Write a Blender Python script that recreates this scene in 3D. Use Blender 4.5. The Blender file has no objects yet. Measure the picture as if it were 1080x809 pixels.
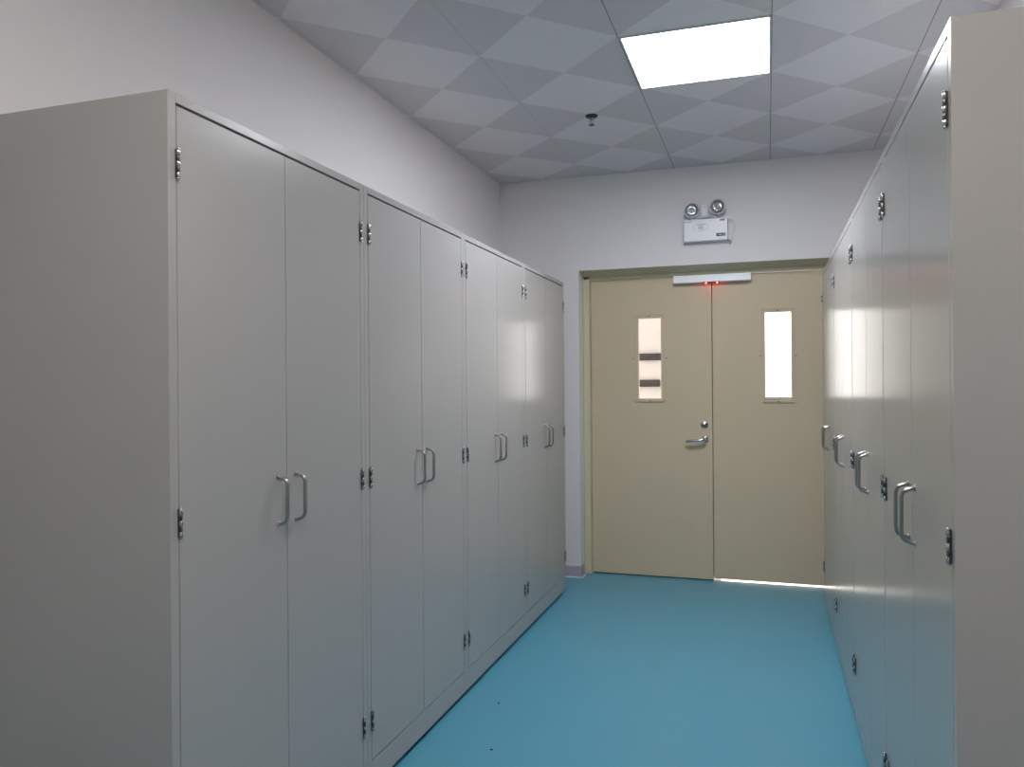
import bpy, bmesh, math, random
from mathutils import Vector, Matrix
random.seed(4)
S = bpy.context.scene
COL = S.collection

# ------------------------------------------------------------------ materials
def nmat(name):
    m = bpy.data.materials.new(name); m.use_nodes = True
    nt = m.node_tree
    b = nt.nodes.get('Principled BSDF')
    return m, nt, b

def srgb(r, g, b):
    f = lambda c: ((c / 255 + .055) / 1.055) ** 2.4 if c / 255 > .04045 else c / 255 / 12.92
    return (f(r), f(g), f(b), 1)

def plain(name, col, rough=.5, metal=0, spec=.5, emit=None, es=0, coat=0):
    m, nt, b = nmat(name)
    b.inputs['Base Color'].default_value = col
    b.inputs['Roughness'].default_value = rough
    b.inputs['Metallic'].default_value = metal
    b.inputs['Specular IOR Level'].default_value = spec
    b.inputs['Coat Weight'].default_value = coat
    if emit:
        b.inputs['Emission Color'].default_value = emit
        b.inputs['Emission Strength'].default_value = es
    return m

def node(nt, t, **k):
    n = nt.nodes.new(t)
    for a, v in k.items(): setattr(n, a, v)
    return n

def math_(nt, op, a, b=None):
    n = node(nt, 'ShaderNodeMath', operation=op)
    for i, v in enumerate((a, b)):
        if v is None: continue
        if isinstance(v, (int, float)): n.inputs[i].default_value = v
        else: nt.links.new(v, n.inputs[i])
    return n.outputs[0]

def mottled(name, c1, c2, rough, scale=3, bump=0, bscale=60, spec=.5, rvar=0, stretch=(1, 1, 1), detail=4, coat=0):
    """a surface whose own colour wanders a little between c1 and c2, with a faint relief"""
    m, nt, b = nmat(name)
    tc = node(nt, 'ShaderNodeTexCoord'); mp = node(nt, 'ShaderNodeMapping')
    mp.inputs['Scale'].default_value = stretch
    nt.links.new(tc.outputs['Object'], mp.inputs[0])
    n = node(nt, 'ShaderNodeTexNoise'); n.inputs['Scale'].default_value = scale; n.inputs['Detail'].default_value = detail
    nt.links.new(mp.outputs[0], n.inputs[0])
    mx = node(nt, 'ShaderNodeMix', data_type='RGBA')
    mx.inputs[6].default_value = c1; mx.inputs[7].default_value = c2
    nt.links.new(n.outputs[0], mx.inputs[0]); nt.links.new(mx.outputs[2], b.inputs['Base Color'])
    b.inputs['Roughness'].default_value = rough
    if rvar:
        mr = node(nt, 'ShaderNodeMapRange'); mr.inputs[3].default_value = rough - rvar; mr.inputs[4].default_value = rough + rvar
        nt.links.new(n.outputs[0], mr.inputs[0]); nt.links.new(mr.outputs[0], b.inputs['Roughness'])
    b.inputs['Specular IOR Level'].default_value = spec
    b.inputs['Coat Weight'].default_value = coat
    if bump:
        n2 = node(nt, 'ShaderNodeTexNoise'); n2.inputs['Scale'].default_value = bscale; n2.inputs['Detail'].default_value = 3
        nt.links.new(mp.outputs[0], n2.inputs[0])
        bp = node(nt, 'ShaderNodeBump'); bp.inputs['Strength'].default_value = bump; bp.inputs['Distance'].default_value = .002
        nt.links.new(n2.outputs[0], bp.inputs['Height']); nt.links.new(bp.outputs[0], b.inputs['Normal'])
    return m

TX, TA, TY, TD = -1.2033, .616, 5.0695, .6008      # ceiling tile grid
def ceiling_mat():
    m, nt, b = nmat('printed_ceiling_tiles')
    tc = node(nt, 'ShaderNodeTexCoord'); sx = node(nt, 'ShaderNodeSeparateXYZ')
    nt.links.new(tc.outputs['Object'], sx.inputs[0])
    u = math_(nt, 'DIVIDE', math_(nt, 'SUBTRACT', sx.outputs[0], TX), TA)
    v = math_(nt, 'DIVIDE', math_(nt, 'SUBTRACT', sx.outputs[1], TY), TD)
    fu = math_(nt, 'FRACT', u); fv = math_(nt, 'FRACT', math_(nt, 'ADD', v, .5))
    du = math_(nt, 'ABSOLUTE', math_(nt, 'SUBTRACT', fu, .5))
    dv = math_(nt, 'ABSOLUTE', math_(nt, 'SUBTRACT', fv, .5))
    s = math_(nt, 'ADD', du, dv)
    light = math_(nt, 'LESS_THAN', s, .5)
    # fine printed hatching
    h = math_(nt, 'SINE', math_(nt, 'MULTIPLY', math_(nt, 'ADD', u, v), 180))
    h2 = math_(nt, 'SINE', math_(nt, 'MULTIPLY', math_(nt, 'SUBTRACT', u, v), 180))
    hh = math_(nt, 'MULTIPLY', math_(nt, 'ADD', h, h2), .012)
    mx = node(nt, 'ShaderNodeMix', data_type='RGBA')
    mx.inputs[6].default_value = CEIL_D; mx.inputs[7].default_value = CEIL_L
    nt.links.new(math_(nt, 'ADD', math_(nt, 'MULTIPLY', light, 1), hh), mx.inputs[0])
    seam = math_(nt, 'GREATER_THAN', du, .4965)
    fw = math_(nt, 'FRACT', v)
    dw = math_(nt, 'ABSOLUTE', math_(nt, 'SUBTRACT', fw, .5))
    seam2 = math_(nt, 'MULTIPLY', math_(nt, 'GREATER_THAN', dw, .4985), .12)
    # the seam over the row furthest left is much tighter
    tight = math_(nt, 'GREATER_THAN', u, .5)
    amt = math_(nt, 'MULTIPLY', seam, math_(nt, 'ADD', math_(nt, 'MULTIPLY', tight, .5), .2))
    amt = math_(nt, 'MAXIMUM', amt, seam2)
    m2 = node(nt, 'ShaderNodeMix', data_type='RGBA')
    nt.links.new(amt, m2.inputs[0]); nt.links.new(mx.outputs[2], m2.inputs[6]); m2.inputs[7].default_value = srgb(70, 66, 70)
    nt.links.new(m2.outputs[2], b.inputs['Base Color'])
    b.inputs['Roughness'].default_value = .55; b.inputs['Specular IOR Level'].default_value = .3
    return m

CEIL_L = srgb(222, 221, 225); CEIL_D = srgb(204, 203, 207)
M = {}
M['ceiling'] = ceiling_mat()
M['wall'] = mottled('painted_plaster', srgb(226, 222, 221), srgb(230, 226, 225), .55, 2, .12, 90, .35)
M['blue_floor'] = mottled('blue_epoxy_floor', srgb(80, 149, 172), srgb(84, 154, 176), .3, 1.5, .05, 8, .5, .03)
M['grey_steel'] = mottled('grey_powder_coated_steel', srgb(169, 166, 163), srgb(171, 168, 165), .21, 2, .02, 220, .5)
M['dark'] = plain('black_rubber', srgb(24, 24, 26), .7)
M['chrome'] = plain('polished_steel', srgb(200, 200, 200), .18, 1)
M['hinge_dark'] = plain('dark_steel', srgb(105, 105, 105), .35, 1)
M['steel'] = plain('satin_steel', srgb(170, 170, 168), .28, 1)
M['cream'] = mottled('cream_painted_steel_door', srgb(208, 190, 160), srgb(211, 194, 164), .42, 4, .03, 70, .4)
M['cream_edge'] = plain('cream_frame_paint', srgb(202, 196, 168), .45)
M['base'] = plain('lilac_grey_skirting', srgb(176, 166, 178), .5)
M['caulk'] = plain('white_sealant', srgb(225, 222, 220), .6)
M['white'] = plain('white_plastic', srgb(232, 232, 235), .35)
M['sensor'] = plain('white_enamel_cover', srgb(245, 243, 247), .3)
M['led'] = plain('red_indicator', srgb(255, 30, 30), .4, emit=(1, .03, .03, 1), es=45)
M['panel'] = plain('lit_diffuser', srgb(255, 255, 255), .5, emit=(.92, .955, 1.035, 1), es=38.5)
M['panel_warm'] = plain('warmer_lit_diffuser', srgb(255, 255, 255), .5, emit=(1.02, .94, .87, 1), es=27.5)
M['alu'] = plain('white_aluminium_frame', srgb(215, 217, 220), .4)
M['lamp_ring'] = plain('grey_lamp_rim', srgb(120, 120, 122), .3, .3)
M['lens'] = plain('clear_lamp_lens', srgb(215, 218, 222), .12, .6)
M['red_ink'] = plain('red_print', srgb(150, 30, 50), .5)
M['grey_ink'] = plain('grey_print', srgb(120, 122, 140), .5)
M['black_ink'] = plain('black_print', srgb(25, 25, 28), .5)
M['pink_wall'] = mottled('pale_pink_plaster', srgb(217, 214, 214), srgb(219, 216, 216), .7, 2)
M['far_floor'] = plain('pale_stone_floor', srgb(210, 205, 198), .35)
M['tape'] = mottled('mottled_dark_rail', srgb(34, 30, 32), srgb(88, 80, 80), .5, 55, 0, 60, .4, 0, (1, 1, 1), 6)
M['sprinkler'] = plain('dull_brass_and_steel', srgb(70, 68, 66), .4, .8)

def glass_mat():
    m = bpy.data.materials.new('clear_window_glass'); m.use_nodes = True
    nt = m.node_tree; nt.nodes.clear()
    o = node(nt, 'ShaderNodeOutputMaterial'); mx = node(nt, 'ShaderNodeMixShader')
    fr = node(nt, 'ShaderNodeFresnel'); fr.inputs[0].default_value = 1.45
    t = node(nt, 'ShaderNodeBsdfTransparent'); g = node(nt, 'ShaderNodeBsdfGlossy'); g.inputs['Roughness'].default_value = .02
    t.inputs[0].default_value = (.95, .97, .96, 1)
    nt.links.new(fr.outputs[0], mx.inputs[0]); nt.links.new(t.outputs[0], mx.inputs[1]); nt.links.new(g.outputs[0], mx.inputs[2])
    nt.links.new(mx.outputs[0], o.inputs[0])
    return m
M['glass'] = glass_mat()

# ------------------------------------------------------------------ mesh helpers
class MB:
    def __init__(s): s.bm = bmesh.new(); s.mats = []
    def _mi(s, m):
        if m not in s.mats: s.mats.append(m)
        return s.mats.index(m)
    def box(s, x0, x1, y0, y1, z0, z1, m=None):
        mi = s._mi(m) if m else 0
        vs = [s.bm.verts.new((x, y, z)) for z in (z0, z1) for y in (y0, y1) for x in (x0, x1)]
        for q in ((0, 2, 3, 1), (4, 5, 7, 6), (0, 1, 5, 4), (2, 6, 7, 3), (0, 4, 6, 2), (1, 3, 7, 5)):
            f = s.bm.faces.new([vs[i] for i in q]); f.material_index = mi
        return s
    def prism(s, pts, axis, a, b, m=None):
        """closed outline (2-D) swept along an axis from a to b"""
        mi = s._mi(m) if m else 0
        def P(p, t):
            return {'x': (t, p[0], p[1]), 'y': (p[0], t, p[1]), 'z': (p[0], p[1], t)}[axis]
        A = [s.bm.verts.new(P(p, a)) for p in pts]; B = [s.bm.verts.new(P(p, b)) for p in pts]
        n = len(pts)
        fs = [s.bm.faces.new(A), s.bm.faces.new(B[::-1])]
        for i in range(n): fs.append(s.bm.faces.new([A[i], B[i], B[(i + 1) % n], A[(i + 1) % n]]))
        for f in fs: f.material_index = mi
        return s
    def lathe(s, prof, M4, seg=24, m=None, smooth=True):
        """profile [(radius, height)] turned about local z, placed by matrix M4"""
        mi = s._mi(m) if m else 0
        rings = []
        for r, h in prof:
            if r < 1e-6: rings.append([s.bm.verts.new(M4 @ Vector((0, 0, h)))])
            else: rings.append([s.bm.verts.new(M4 @ Vector((r * math.cos(2 * math.pi * k / seg), r * math.sin(2 * math.pi * k / seg), h))) for k in range(seg)])
        for a, b in zip(rings, rings[1:]):
            for k in range(seg):
                k2 = (k + 1) % seg
                if len(a) == 1 and len(b) == 1: continue
                if len(a) == 1: f = s.bm.faces.new([a[0], b[k], b[k2]])
                elif len(b) == 1: f = s.bm.faces.new([a[k], b[0], a[k2]])
                else: f = s.bm.faces.new([a[k], b[k], b[k2], a[k2]])
                f.material_index = mi; f.smooth = smooth
        return s
    def tube(s, path, r, seg=12, m=None):
        mi = s._mi(m) if m else 0
        path = [Vector(p) for p in path]; rings = []
        ref = None
        for i, p in enumerate(path):
            t = (path[min(i + 1, len(path) - 1)] - path[max(i - 1, 0)]).normalized()
            if ref is None:
                ref = t.orthogonal().normalized()
            ref = (ref - t * ref.dot(t)).normalized(); bi = t.cross(ref)
            rr = r[i] if isinstance(r, (list, tuple)) else r
            rings.append([s.bm.verts.new(p + (ref * math.cos(2 * math.pi * k / seg) + bi * math.sin(2 * math.pi * k / seg)) * rr) for k in range(seg)])
        for a, b in zip(rings, rings[1:]):
            for k in range(seg):
                f = s.bm.faces.new([a[k], a[(k + 1) % seg], b[(k + 1) % seg], b[k]]); f.smooth = True; f.material_index = mi
        for f in (s.bm.faces.new(rings[0][::-1]), s.bm.faces.new(rings[-1])): f.material_index = mi
        return s
    def build(s, name, mat, parent=None, loc=None, bevel=0):
        me = bpy.data.meshes.new(name)
        bmesh.ops.recalc_face_normals(s.bm, faces=s.bm.faces)
        s.bm.to_mesh(me); s.bm.free()
        for m in (s.mats or [mat]): me.materials.append(m)
        o = bpy.data.objects.new(name, me); COL.objects.link(o)
        if parent: o.parent = parent
        if loc: o.location = loc
        if bevel:
            b = o.modifiers.new('soft_edges', 'BEVEL'); b.width = bevel; b.segments = 2; b.limit_method = 'ANGLE'
        return o

def thing(name, label, cat, loc=(0, 0, 0), rz=0, group=None):
    o = bpy.data.objects.new(name, None); COL.objects.link(o)
    o.empty_display_size = .1
    o.location = loc; o.rotation_euler = (0, 0, rz)
    o['label'] = label; o['category'] = cat
    if group: o['group'] = group
    return o

def struct(o, label=None):
    o['kind'] = 'structure'
    if label: o['label'] = label
    return o

def copy_tree(o, parent=None):
    c = o.copy(); COL.objects.link(c); c.parent = parent
    for ch in o.children: copy_tree(ch, c)
    return c

# ------------------------------------------------------------------ measures (metres)
H_CAM = 1.363
XL, XR = -1.2657, .3227                 # front planes of the two cabinet rows
WL, WR = -1.8409, .8714                 # side walls
YB, HC = 5.3955, 2.821                  # door wall, ceiling height
YF = -3.2                               # wall behind the camera
YD = 5.5603                             # face of the door leaves
XO0, XO1, ZO = -1.2585, .5420, 2.1602   # opening in the door wall
XD0, XS, XD1, ZD = -1.2073, -.3586, .4900, 2.105
TH = .26                                # thickness of the door wall
YC = 7.1                                # far wall of the corridor beyond

# ------------------------------------------------------------------ room shell
def mesh1(name, mat, *boxes, bevel=0):
    b = MB()
    for q in boxes: b.box(*q)
    return b.build(name, mat, bevel=bevel)

struct(mesh1('floor', M['blue_floor'], (WL, WR, YF, YD + .02, -.1, 0)), 'glossy blue epoxy floor running between the cabinet rows')
struct(mesh1('ceiling', M['ceiling'], (WL, WR, YF, YB, HC, HC + .08)), 'grey tiled ceiling printed with pale diamonds')
struct(mesh1('wall_left', M['wall'], (WL - .15, WL, YF, YB, -.1, HC + .08)), 'white painted wall above the left cabinets')
struct(mesh1('wall_right', M['wall'], (WR, WR + .15, YF, YB, -.1, HC + .08)), 'white painted wall behind the right cabinets')
struct(mesh1('wall_back', M['wall'],
             (WL - .15, XO0, YB, YB + TH, -.1, HC + .08), (XO1, WR + .15, YB, YB + TH, -.1, HC + .08),
             (XO0, XO1, YB, YB + TH, ZO, HC + .08)), 'white painted wall around the double door')
struct(mesh1('wall_front', M['wall'], (WL - .15, WR + .15, YF - .15, YF, -.1, HC + .08)))

# corridor beyond the doors
CX0, CX1 = -2.4, 1.9
struct(mesh1('floor_beyond', M['far_floor'], (CX0, CX1, YD + .021, YC, -.1, -.001)))
struct(mesh1('ceiling_beyond', M['wall'], (CX0, CX1, YB + TH, YC, HC, HC + .08)))
struct(mesh1('wall_beyond_left', M['pink_wall'], (CX0 - .1, CX0, YB + TH, YC, -.1, .6), (CX0 - .1, CX0, YB + TH, YC, 2.5, HC + .08)))
struct(mesh1('added_side_window', M['alu'], (CX0 - .07, CX0 - .03, YB + TH, YC, .6, .65), (CX0 - .07, CX0 - .03, YB + TH, YC, 2.45, 2.5), (CX0 - .07, CX0 - .03, (YB + TH + YC) / 2 - .03, (YB + TH + YC) / 2 + .03, .65, 2.45)))  # unseen window, added with its opening to light the pink wall
struct(mesh1('wall_beyond_right', M['pink_wall'], (CX1, CX1 + .1, YB + TH, YC, -.1, HC + .08)))
FX0, FX1, FZ0, FZ1 = -.44, .50, .55, 2.1
struct(mesh1('wall_beyond', M['pink_wall'],
             (CX0 - .1, FX0, YC, YC + .15, -.1, HC + .08), (FX1, CX1 + .1, YC, YC + .15, -.1, HC + .08),
             (FX0, FX1, YC, YC + .15, -.1, FZ0), (FX0, FX1, YC, YC + .15, FZ1, HC + .08)))
w = MB()
for x0, x1, z0, z1 in ((FX0, FX1, FZ0, FZ0 + .05), (FX0, FX1, FZ1 - .05, FZ1), (FX0, FX0 + .05, FZ0 + .05, FZ1 - .05), (FX1 - .05, FX1, FZ0 + .05, FZ1 - .05)):
    w.box(x0, x1, YC + .05, YC + .1, z0, z1)
struct(w.build('window_1', M['alu']))

# skirting at the foot of the door wall, with its bead of sealant
b = MB().box(WL + .001, XO0 + .006, YB - .012, YB, 0, .078, M['base'])
b.box(XO0, XO0 + .006, YB, YB + .09, 0, .078, M['base'])
b.tube([(WL + .01, YB - .0135, .002), (XO0, YB - .0135, .002), (XO0 + .012, YB - .008, .002), (XO0 + .014, YB + .03, .002), (XO0 + .014, YB + .09, .002)], .0045, 8, M['caulk'])
struct(b.build('baseboard_back', M['base']), 'lilac grey skirting with a white sealant line left of the doors')

# door frame: lined reveal, sloping head, rebated face
YJ = YB + .125
f = MB()
for sx, xo, xi in ((1, XO0, XD0), (-1, XO1, XD1)):
    # jamb in plan: rebated steel profile
    pts = [(xo, YB + .1), (xo + sx * .006, YJ - .006), (xo + sx * .012, YJ), (xi - sx * .004, YJ), (xi - sx * .004, YD + .05), (xo, YD + .05)]
    f.prism(pts, 'z', 0, ZO - .002)
# sloping head
f.prism([(YB + .002, ZO), (YJ, ZO - .030), (YJ, ZD + .006), (YD + .05, ZD + .006), (YD + .05, ZO)], 'x', XO0, XO1)
struct(f.build('trim_1', M['cream_edge'], bevel=.0015), 'pale cream steel door frame')

# ------------------------------------------------------------------ the double door
def leaf(n, x0, x1, g, label):
    gx0, gx1, gz0, gz1 = g
    r = MB()
    T = .045
    zl = .008 if n == 1 else .016
    r.box(x0, gx0, 0, T, zl, ZD); r.box(gx1, x1, 0, T, zl, ZD)
    r.box(gx0, gx1, 0, T, zl, gz0); r.box(gx0, gx1, 0, T, gz1, ZD)
    bmesh.ops.remove_doubles(r.bm, verts=r.bm.verts, dist=1e-6)
    o = r.build('door_%d' % n, M['cream'], loc=(0, YD, 0))
    struct(o, label)
    return o

GL = (-.868, -.705, 1.254, 1.824); GR = (-.014, .156, 1.262, 1.838)
d1 = leaf(1, XD0 + .003, XS - .003, GL, 'left leaf of the cream double door, with the lever handle')
d2 = leaf(2, XS + .003, XD1 - .003, GR, 'right leaf of the cream double door, with the bright narrow window')

def door_window(parent, g, o):
    gx0, gx1, gz0, gz1 = g; ox0, ox1, oz0, oz1 = o
    fr = MB()
    for s, y0, y1 in ((0, -.009, .004),):
        fr.box(ox0, gx0 + .003, y0, 0, oz0, oz1); fr.box(gx1 - .003, ox1, y0, 0, oz0, oz1)
        fr.box(gx0 + .003, gx1 - .003, y0, 0, oz0, gz0 + .003); fr.box(gx0 + .003, gx1 - .003, y0, 0, gz1 - .003, oz1)
    # little lip over the top edge and the screws
    fr.box(ox0 - .006, ox1 + .006, -.014, 0, oz1, oz1 + .004)
    wf = fr.build('window_frame', M['cream'], parent, bevel=.0015)
    pane = MB().box(gx0 + .0005, gx1 - .0005, .018, .024, gz0 + .0005, gz1 - .0005).build('pane', M['glass'], parent)
    for (sx, sz) in (((ox0 + ox1) / 2, oz1 - .008), ((ox0 + ox1) / 2, oz0 + .008), (ox0 - .012, (oz0 + oz1) / 2), (ox1 + .012, (oz0 + oz1) / 2)):
        MB().lathe([(0, .0025), (.003, .0025), (.0045, .001), (.0048, 0)], Matrix.Translation((sx, -.009 if ox0 < sx < ox1 else 0, sz)) @ Matrix.Rotation(math.pi / 2, 4, 'X'), 10).build('screw', M['hinge_dark'], wf)
    return pane
p1 = door_window(d1, GL, (-.893, -.684, 1.232, 1.845))
p2 = door_window(d2, GR, (-.033, .172, 1.228, 1.856))

# two dark mottled rails fixed to the far wall, seen through the left pane
def wall_rail(z0, z1, x1, label):
    c = (z0 + z1) / 2; h = (z1 - z0) / 2
    t = thing('wall_rail', label, 'rail', (-1.38, YC, c))
    L = x1 + 1.38
    MB().prism([(0 - .012, -h), (-.036, -h), (-.042, -h * .6), (-.042, h * .6), (-.036, h), (-.012, h)], 'x', -L, L).build('bar', M['tape'], t, bevel=.001)
    for x in (-L * .8, 0, L * .8): MB().box(x - .02, x + .02, -.012, 0, -h * .6, h * .6).build('bracket', M['hinge_dark'], t)
wall_rail(1.570, 1.632, -.903, 'dark mottled rail seen through the left door window, upper of the two')
wall_rail(1.333, 1.396, -.915, 'dark mottled rail seen through the left door window, lower of the two')

# astragal on the left leaf, lever handle, lock cylinder
MB().box(XS - .030, XS - .0035, -.004, 0, .010, ZD - .002).build('cover_strip', M['cream'], d1, bevel=.001)
MB().box(XS - .022, XS + .022, .0452, .050, .02, ZD - .002).build('gap_light_stop', M['cream'], d2)  # unseen strip added behind the meeting gap to stop corridor light leaking through
MB().box(XD0 + .004, XS - .004, .012, .032, .0005, .0078).build('dark_gap_strip', M['dark'], d1)  # black strip added so the gap under the left leaf stays dark
yrot = Matrix.Rotation(math.pi / 2, 4, 'X')
lk = MB().lathe([(0, .012), (.010, .012), (.0115, .010), (.0125, .009), (.021, .008), (.025, .005), (.026, 0)], Matrix.Translation((-.416, 0, 1.074)) @ yrot, 28, M['steel'])
lk.box(-.4175, -.4145, -.0125, -.0119, 1.067, 1.081, M['dark'])
lk.build('lock_cylinder', M['steel'], d1)
hd = MB().lathe([(0, .011), (.019, .011), (.024, .008), (.025, 0)], Matrix.Translation((-.412, 0, .976)) @ yrot, 28)
hd.tube([(-.412, -.008, .976), (-.412, -.032, .975), (-.414, -.044, .974), (-.420, -.050, .973), (-.432, -.052, .971), (-.470, -.053, .966), (-.515, -.052, .962), (-.530, -.050, .961)], [.012, .012, .012, .0118, .0115, .0108, .0104, .009], 14)
hd.tube([(-.528, -.050, .961), (-.533, -.044, .960), (-.534, -.030, .959)], [.0078, .0075, .006], 12)
hd.build('lever_handle', M['chrome'], d1)
# door hinges on the outer edges of the leaves are hidden by the jamb; a kick scuff stays in the paint
def door_scuff(px, pz, L):
    n = 10
    a = [(px + L * i / n, pz + .0012 * math.sin(i * 1.7)) for i in range(n + 1)]
    c = [(x, z + .002 + .0008 * math.sin(i)) for i, (x, z) in enumerate(a)]
    MB().prism(a + c[::-1], 'y', -.0008, 0).build('scuff_mark', M['scuff'], d1)
M['scuff'] = plain('dull_scuffed_paint', srgb(168, 158, 134), .7)
door_scuff(-.66, .40, .03); door_scuff(-.53, .38, .04)

# ------------------------------------------------------------------ cabinets
CH = 2.028
def rail(x0, x1, y0, y1, z0, z1, b): b.box(x0, x1, y0, y1, z0, z1)

def hinge(parent, y, z, sgn):
    """butt hinge with a knuckled barrel standing proud of the face; sgn = side the door lies on"""
    h = MB()
    h.box(.0005, .003, y - .0045, y + .0045, z, z + .064, M['hinge_dark'])
    n = 5; L = .064
    for k in range(n):
        z0 = z + k * L / n; z1 = z + (k + 1) * L / n - .0012
        r = .0045 if k % 2 == 0 else .0040
        h.lathe([(0, z0), (r * .85, z0), (r, z0 + .001), (r, z1 - .001), (r * .85, z1), (0, z1)], Matrix.Translation((.0055, y, 0)), 14, M['chrome'] if k % 2 == 0 else M['hinge_dark'])
    h.lathe([(0, z - .004), (.003, z - .003), (.004, z), (.0025, z + .0005)], Matrix.Translation((.0055, y, 0)), 12, M['chrome'])
    h.lathe([(.0025, z + L - .001), (.004, z + L), (.003, z + L + .003), (0, z + L + .004)], Matrix.Translation((.0055, y, 0)), 12, M['chrome'])
    return h.build('hinge', M['chrome'], parent)

def handle(parent, y, z):
    h = MB(); r = .0049; so = .030; L = .128; ins = .009
    def bend(p0, p1, p2, n=6):                      # rounded corner through p1
        return [tuple((1 - k / n) ** 2 * a + 2 * (1 - k / n) * k / n * b_ + (k / n) ** 2 * c for a, b_, c in zip(p0, p1, p2)) for k in range(n + 1)]
    path = [(.0005, y, z), (.006, y, z)] + bend((so - .012, y, z + ins * .5), (so, y, z + ins), (so, y, z + ins + .014))
    path += [(so, y, z + L / 2)] + bend((so, y, z + L - ins - .014), (so, y, z + L - ins), (so - .012, y, z + L - ins * .5)) + [(.006, y, z + L), (.0005, y, z + L)]
    h.tube(path, r, 14)
    for zz in (z, z + L):
        h.lathe([(0, .0005), (.0075, .0005), (.0075, .003), (.0058, .0045), (.0049, .0045)], Matrix.Translation((0, y, zz)) @ Matrix.Rotation(math.pi / 2, 4, 'Y'), 18)
    return h.build('handle', M['steel'], parent)

def make_cabinet(w, depth, label, group):
    t = thing('storage_cabinet', label, 'cabinet', group=group)
    b = MB(); st = .0265; zt = 2.006; zb = .112; zf = .021
    # folded side panels, each returning as the front stile
    b.prism([(-depth, .0005), (0, .0005), (0, st), (-.0205, st), (-.0205, .0185), (-depth, .0185)], 'z', zf, CH)
    b.prism([(-depth, w - .0005), (0, w - .0005), (0, w - st), (-.0205, w - st), (-.0205, w - .0185), (-depth, w - .0185)], 'z', zf, CH)
    b.box(-depth, -.0205, .0187, w - .0187, CH - .018, CH)
    b.box(-depth, -.0205, .0187, w - .0187, zb - .03, zb - .006)
    b.box(-depth, -depth + .008, .0187, w - .0187, zb - .006, CH - .018)
    b.box(-.0205, 0, st + .0004, w - st - .0004, zt, CH)
    b.build('body', M['grey_steel'], t, bevel=.0012)
    # inner shelves would not show; plinth panel under the doors
    MB().box(-.0205, -.0004, st + .0006, w - st - .0006, zf, zb - .003).build('plinth', M['grey_steel'], t, bevel=.001)
    for fx in (-.05, -depth + .05):
        for fy in (.04, w - .04):
            MB().lathe([(0, 0), (.022, 0), (.024, .004), (.02, .009), (.008, .010), (.008, zf - .0005), (0, zf - .0005)], Matrix.Translation((fx, fy, 0)), 16).build('levelling_foot', M['dark'], t)
    y0 = st + .0022; y1 = w - st - .0022; ym = w / 2
    for a, c, s in ((y0, ym - .0014, 1), (y1, ym + .0014, -1)):
        L = (c - a)
        d = MB()
        lo, hi = min(0, L), max(0, L)
        # folded-edge steel door: face sheet with returned flanges
        d.box(-.0205, .0006, lo, hi, zb, 2.0)
        dd = d.build('door', M['grey_steel'], t, loc=(0, a, 0), bevel=.0018)
        for hz in (1.836, 1.024, .212): hinge(dd, -.0012 * s, hz, s)
        handle(dd, L - s * .041, .989)
    return t

WLc, WRc = .8929, .8815
Y0L, Y0R = 1.4215, 1.606
TILT_L = [(0, 0), (0, 0), (0, 0), (0, 0)]
TILT_R = [(0, 0), (0, 0), (0, 0), (0, 0)]
lab_L = ['grey steel two-door storage cabinet in the left row, nearest, its side panel showing',
         'grey steel two-door cabinet in the left row, second from the near end',
         'grey steel two-door cabinet in the left row, third from the near end',
         'grey steel two-door cabinet at the door end of the left row']
lab_R = ['grey steel two-door storage cabinet in the right row, nearest, its pale side panel showing',
         'grey steel two-door cabinet in the right row, second from the near end, catching window glare',
         'grey steel two-door cabinet in the right row, third from the near end',
         'grey steel two-door cabinet at the door end of the right row']
protoL = make_cabinet(WLc, -WL + XL - .004, lab_L[0], 'storage cabinets along the left wall')
protoR = make_cabinet(WRc, WR - XR - .004, lab_R[0], 'storage cabinets along the right wall')
def tilt(root, t0):
    k = 0
    for ch in root.children:
        if ch.name.startswith('door'):
            ch.rotation_euler.z = math.radians(t0[k]); k += 1
for side, proto in (('L', protoL), ('R', protoR)):
    roots = [proto] + [copy_tree(proto) for _ in range(3)]
    for i, r in enumerate(roots):
        if side == 'L':
            r.location = (XL, Y0L + i * WLc, 0); r['label'] = lab_L[i]; tilt(r, TILT_L[i])
        else:
            # right row is turned to face left; its local y runs towards the camera
            r.location = (XR, Y0R + (i + 1) * WRc, 0); r.rotation_euler = (0, 0, math.pi); r['label'] = lab_R[i]; tilt(r, TILT_R[i])

# ------------------------------------------------------------------ ceiling light panels
def light_panel(x0, x1, y0, y1, label, m='panel'):
    t = thing('ceiling_light', label, 'light', ((x0 + x1) / 2, (y0 + y1) / 2, HC), group='square ceiling light panels')
    hx = (x1 - x0) / 2; hy = (y1 - y0) / 2; e = .008
    f = MB()
    f.box(-hx, hx, -hy, -hy + e, -.008, 0); f.box(-hx, hx, hy - e, hy, -.008, 0)
    f.box(-hx, -hx + e, -hy + e, hy - e, -.008, 0); f.box(hx - e, hx, -hy + e, hy - e, -.008, 0)
    f.build('frame', M['alu'], t)
    MB().box(-hx + e, hx - e, -hy + e, hy - e, -.006, -.001).build('diffuser', M[m], t)
    return t
LX0, LX1 = -.580, .026
light_panel(LX0, LX1, 3.272, 3.868, 'glaring white square light panel set in the tiled ceiling')
for y0 in (.27,):
    light_panel(LX0, LX1, y0, y0 + .596, 'white square light panel in the ceiling above the near ends of the rows', 'panel_warm')

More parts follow.
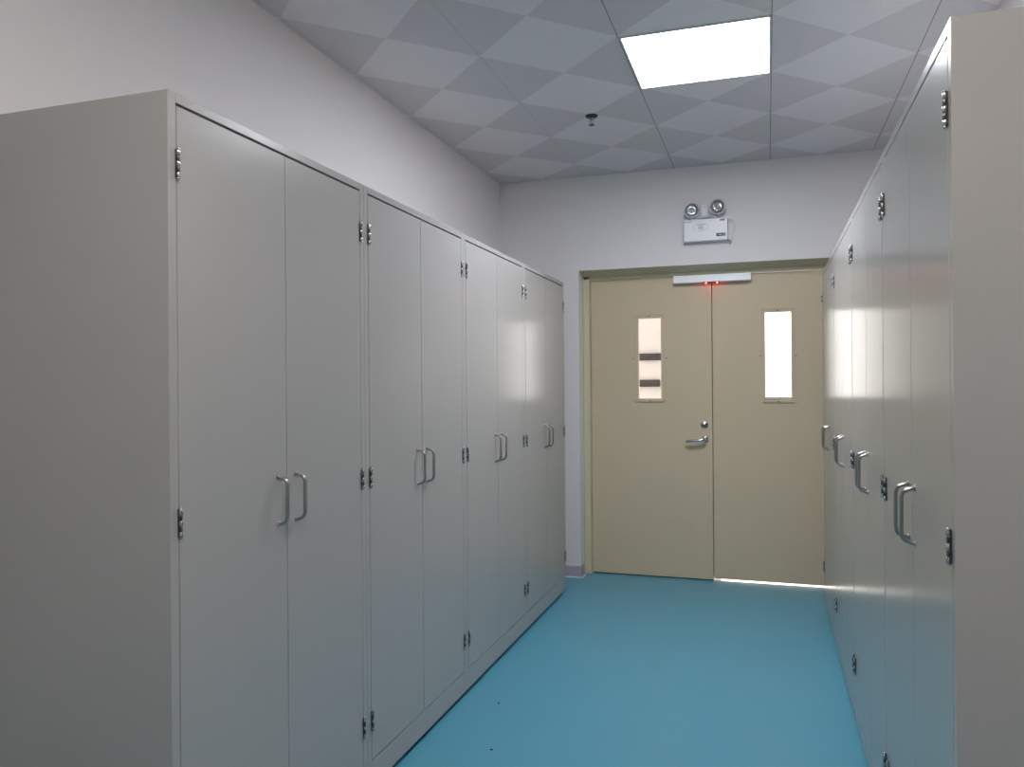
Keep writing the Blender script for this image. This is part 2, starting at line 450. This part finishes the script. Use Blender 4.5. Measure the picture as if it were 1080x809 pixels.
# ------------------------------------------------------------------ sprinkler head
t = thing('ceiling_sprinkler', 'small dark pendent sprinkler head on the ceiling left of the light panel', 'sprinkler', (-.897, 4.185, HC))
MB().lathe([(0, 0), (.034, 0), (.034, -.003), (.030, -.009), (.014, -.012), (0, -.012)], Matrix.Identity(4), 28).build('escutcheon', M['sprinkler'], t)
b = MB().lathe([(0, -.012), (.011, -.012), (.011, -.020), (.008, -.022), (0, -.022)], Matrix.Identity(4), 16)
for s in (-1, 1):
    b.tube([(s * .007, 0, -.020), (s * .013, 0, -.028), (s * .013, 0, -.036), (s * .006, 0, -.046), (0, 0, -.049)], .0022, 8)
b.build('yoke', M['chrome'], t)
MB().tube([(0, 0, -.022), (0, 0, -.044)], .0025, 8).build('glass_bulb', M['red_ink'], t)
b = MB().lathe([(0, -.049), (.008, -.049), (.008, -.050), (.016, -.051), (.016, -.0525), (0, -.0525)], Matrix.Identity(4), 20)
b.build('deflector', M['sprinkler'], t)

# ------------------------------------------------------------------ emergency light
t = thing('emergency_light', 'white twin-head emergency light unit on the wall above the double door', 'emergency light', (-.382, YB, 2.305))
# local: x along the wall, y towards the wall, z up
b = MB().box(-.142, .142, -.060, -.001, 0, .148)
b.build('housing', M['white'], t, bevel=.005)
front = -.0605
ink = MB()
x = -.134
for k, wd in enumerate((.006, .008, .007, .008, .006)):        # small red lettering, too blurred to read
    ink.box(x, x + wd * .35, front - .0006, front, .126, .136); ink.box(x, x + wd, front - .0006, front, .133 - (k % 2) * .004, .1355 - (k % 2) * .004)
    x += wd + .003
ink.build('maker_mark', M['red_ink'], t)
ink = MB()
for k in range(3): ink.box(.094 + k * .011, .102 + k * .011, front - .0006, front, .127, .139)
ink.build('red_mark', M['red_ink'], t)
ink = MB()
ring = [(-.030 + .048 * math.cos(a * math.pi / 16), front - .0006, .092 + .024 * math.sin(a * math.pi / 16)) for a in range(33)]
ink.tube(ring, .0007, 6)
for zz, x0, x1 in ((.106, -.05, -.004), (.096, -.044, -.018), (.088, -.05, -.01), (.080, -.046, -.014)): ink.box(x0, x1, front - .0006, front, zz, zz + .0028)
ink.build('printed_oval', M['grey_ink'], t)
ink = MB().box(.070, .128, front - .001, front, .026, .046, M['black_ink'])
for k in range(5): ink.box(.082 + k * .009, .087 + k * .009, front - .0018, front - .001, .033, .039, M['white'] if k != 3 else M['grey_ink'])
ink.build('black_indicator_panel', M['black_ink'], t)
# mounting plate and its hole
b = MB().box(-.030, .014, -.014, -.001, .16, .252, M['white'])
b.lathe([(0, .001), (.003, .001), (.003, 0)], Matrix.Translation((-.008, -.014, .235)) @ yrot, 12, M['dark'])
b.build('mounting_plate', M['white'], t, bevel=.001)
# rail that carries the lamp heads
MB().tube([(-.11, -.03, .150), (-.05, -.034, .162), (.03, -.034, .166), (.10, -.03, .152)], .009, 10).build('bracket', M['alu'], t)
for lx, lz, ax in ((-.092, .212, .1), (.083, .224, -.08)):
    Mx = Matrix.Translation((lx, -.020, lz)) @ Matrix.Rotation(ax, 4, 'Z') @ Matrix.Rotation(math.pi / 2 + .08, 4, 'X')
    hd = MB().lathe([(0, 0), (.030, 0), (.040, .006), (.048, .030), (.052, .050), (.052, .058), (.048, .060), (.044, .056), (.0435, .050)], Mx, 32).build('lamp_head', M['alu'], t)
    MB().lathe([(.043, .052), (.042, .059), (.036, .060), (.031, .055), (.031, .050)], Mx, 32).build('lamp_rim', M['lamp_ring'], hd)
    MB().lathe([(.0305, .052), (.024, .047), (.016, .050), (.010, .058), (0, .061)], Mx, 28).build('lens', M['lens'], hd)
    MB().tube([(lx, -.045, lz - .050), (lx * .9, -.036, .158)], .006, 10).build('stem', M['alu'], t)
# flex and its plug
cb = [(.142, -.03, .138)]
for k in range(13):
    a = math.pi / 2 - k * math.pi / 12
    cb.append((.150 + .036 * math.cos(a), -.03 + .01 * math.sin(k / 3), .088 + .052 * math.sin(a)))
cb.append((.143, -.03, .036))
MB().tube(cb, .0022, 8).build('cord', M['alu'], t)
b = MB().box(.144, .166, -.035, -.012, .005, .030, M['alu']).box(.150, .160, -.035, -.016, -.018, .005, M['lamp_ring'])
b.build('plug', M['alu'], t, bevel=.002)

# ------------------------------------------------------------------ door sensor bar
t = thing('door_sensor_bar', 'long white sensor bar over the meeting edge of the doors, two red lights beneath', 'sensor', (-.357, YD - .006, 2.054))
MB().prism([(0, 0), (-.048, 0), (-.050, .004), (-.041, .052), (0, .052)], 'x', -.257, .257).build('cover', M['sensor'], t, bevel=.001)
MB().box(-.05, .05, -.040, -.004, -.004, 0).build('sensor_window', M['black_ink'], t)
for s in (-.037, .037):
    MB().lathe([(0, 0), (.005, 0), (.005, -.004), (.0035, -.007), (0, -.008)], Matrix.Translation((s, -.036, -.002)), 14).build('indicator_light', M['led'], t)

# ------------------------------------------------------------------ small black specks on the floor are grit
def grit(x, y, r):
    b = MB()
    b.lathe([(0, 0), (r, .0005), (r * .8, .003), (0, .004)], Matrix.Translation((0, 0, 0)), 7, smooth=False)
    o = b.build('grit_speck', M['dark'], loc=(x, y, 0))
    o['category'] = 'grit'; o['group'] = 'specks of grit on the blue floor'; return o
grit(-1.103, 3.165, .005)['label'] = 'tiny black speck on the blue floor, the farther of two'
grit(-.989, 2.755, .005)['label'] = 'tiny black speck on the blue floor, the nearer of two'

# ------------------------------------------------------------------ lights and sky
W = bpy.data.worlds.new('daylight'); S.world = W; W.use_nodes = True
bg = W.node_tree.nodes['Background']
bg.inputs[0].default_value = (1.0, .92, .88, 1); bg.inputs[1].default_value = 4.7
sun = bpy.data.lights.new('sun', 'SUN'); sun.energy = 6.5; sun.angle = .01; sun.color = (1, .95, .88)
so = bpy.data.objects.new('sun', sun); COL.objects.link(so)
so.rotation_euler = Vector((-.05, 1, .62)).to_track_quat('Z', 'Y').to_euler()

# ------------------------------------------------------------------ camera
yaw, pitch, roll = .315, .0013, -.0079
f3 = Vector((-math.sin(yaw) * math.cos(pitch), math.cos(yaw) * math.cos(pitch), math.sin(pitch)))
r0 = Vector((math.cos(yaw), math.sin(yaw), 0)); u0 = r0.cross(f3)
r = r0 * math.cos(roll) + u0 * math.sin(roll); u = r.cross(f3)
cam = bpy.data.cameras.new('camera'); co = bpy.data.objects.new('camera', cam); COL.objects.link(co)
co.matrix_world = Matrix(((r.x, u.x, -f3.x, 0), (r.y, u.y, -f3.y, 0), (r.z, u.z, -f3.z, H_CAM), (0, 0, 0, 1)))
cam.sensor_width = 36; cam.sensor_fit = 'HORIZONTAL'; cam.lens = 826.4 / 1080 * 36
cam.clip_start = .05
S.camera = co

S.view_settings.view_transform = 'Standard'; S.view_settings.look = 'None'
S.view_settings.exposure = 0; S.view_settings.gamma = 1; S.view_settings.use_curve_mapping = False
S.cycles.max_bounces = 10; S.cycles.diffuse_bounces = 6; S.cycles.glossy_bounces = 5; S.cycles.transparent_max_bounces = 8
S.cycles.sample_clamp_indirect = 8
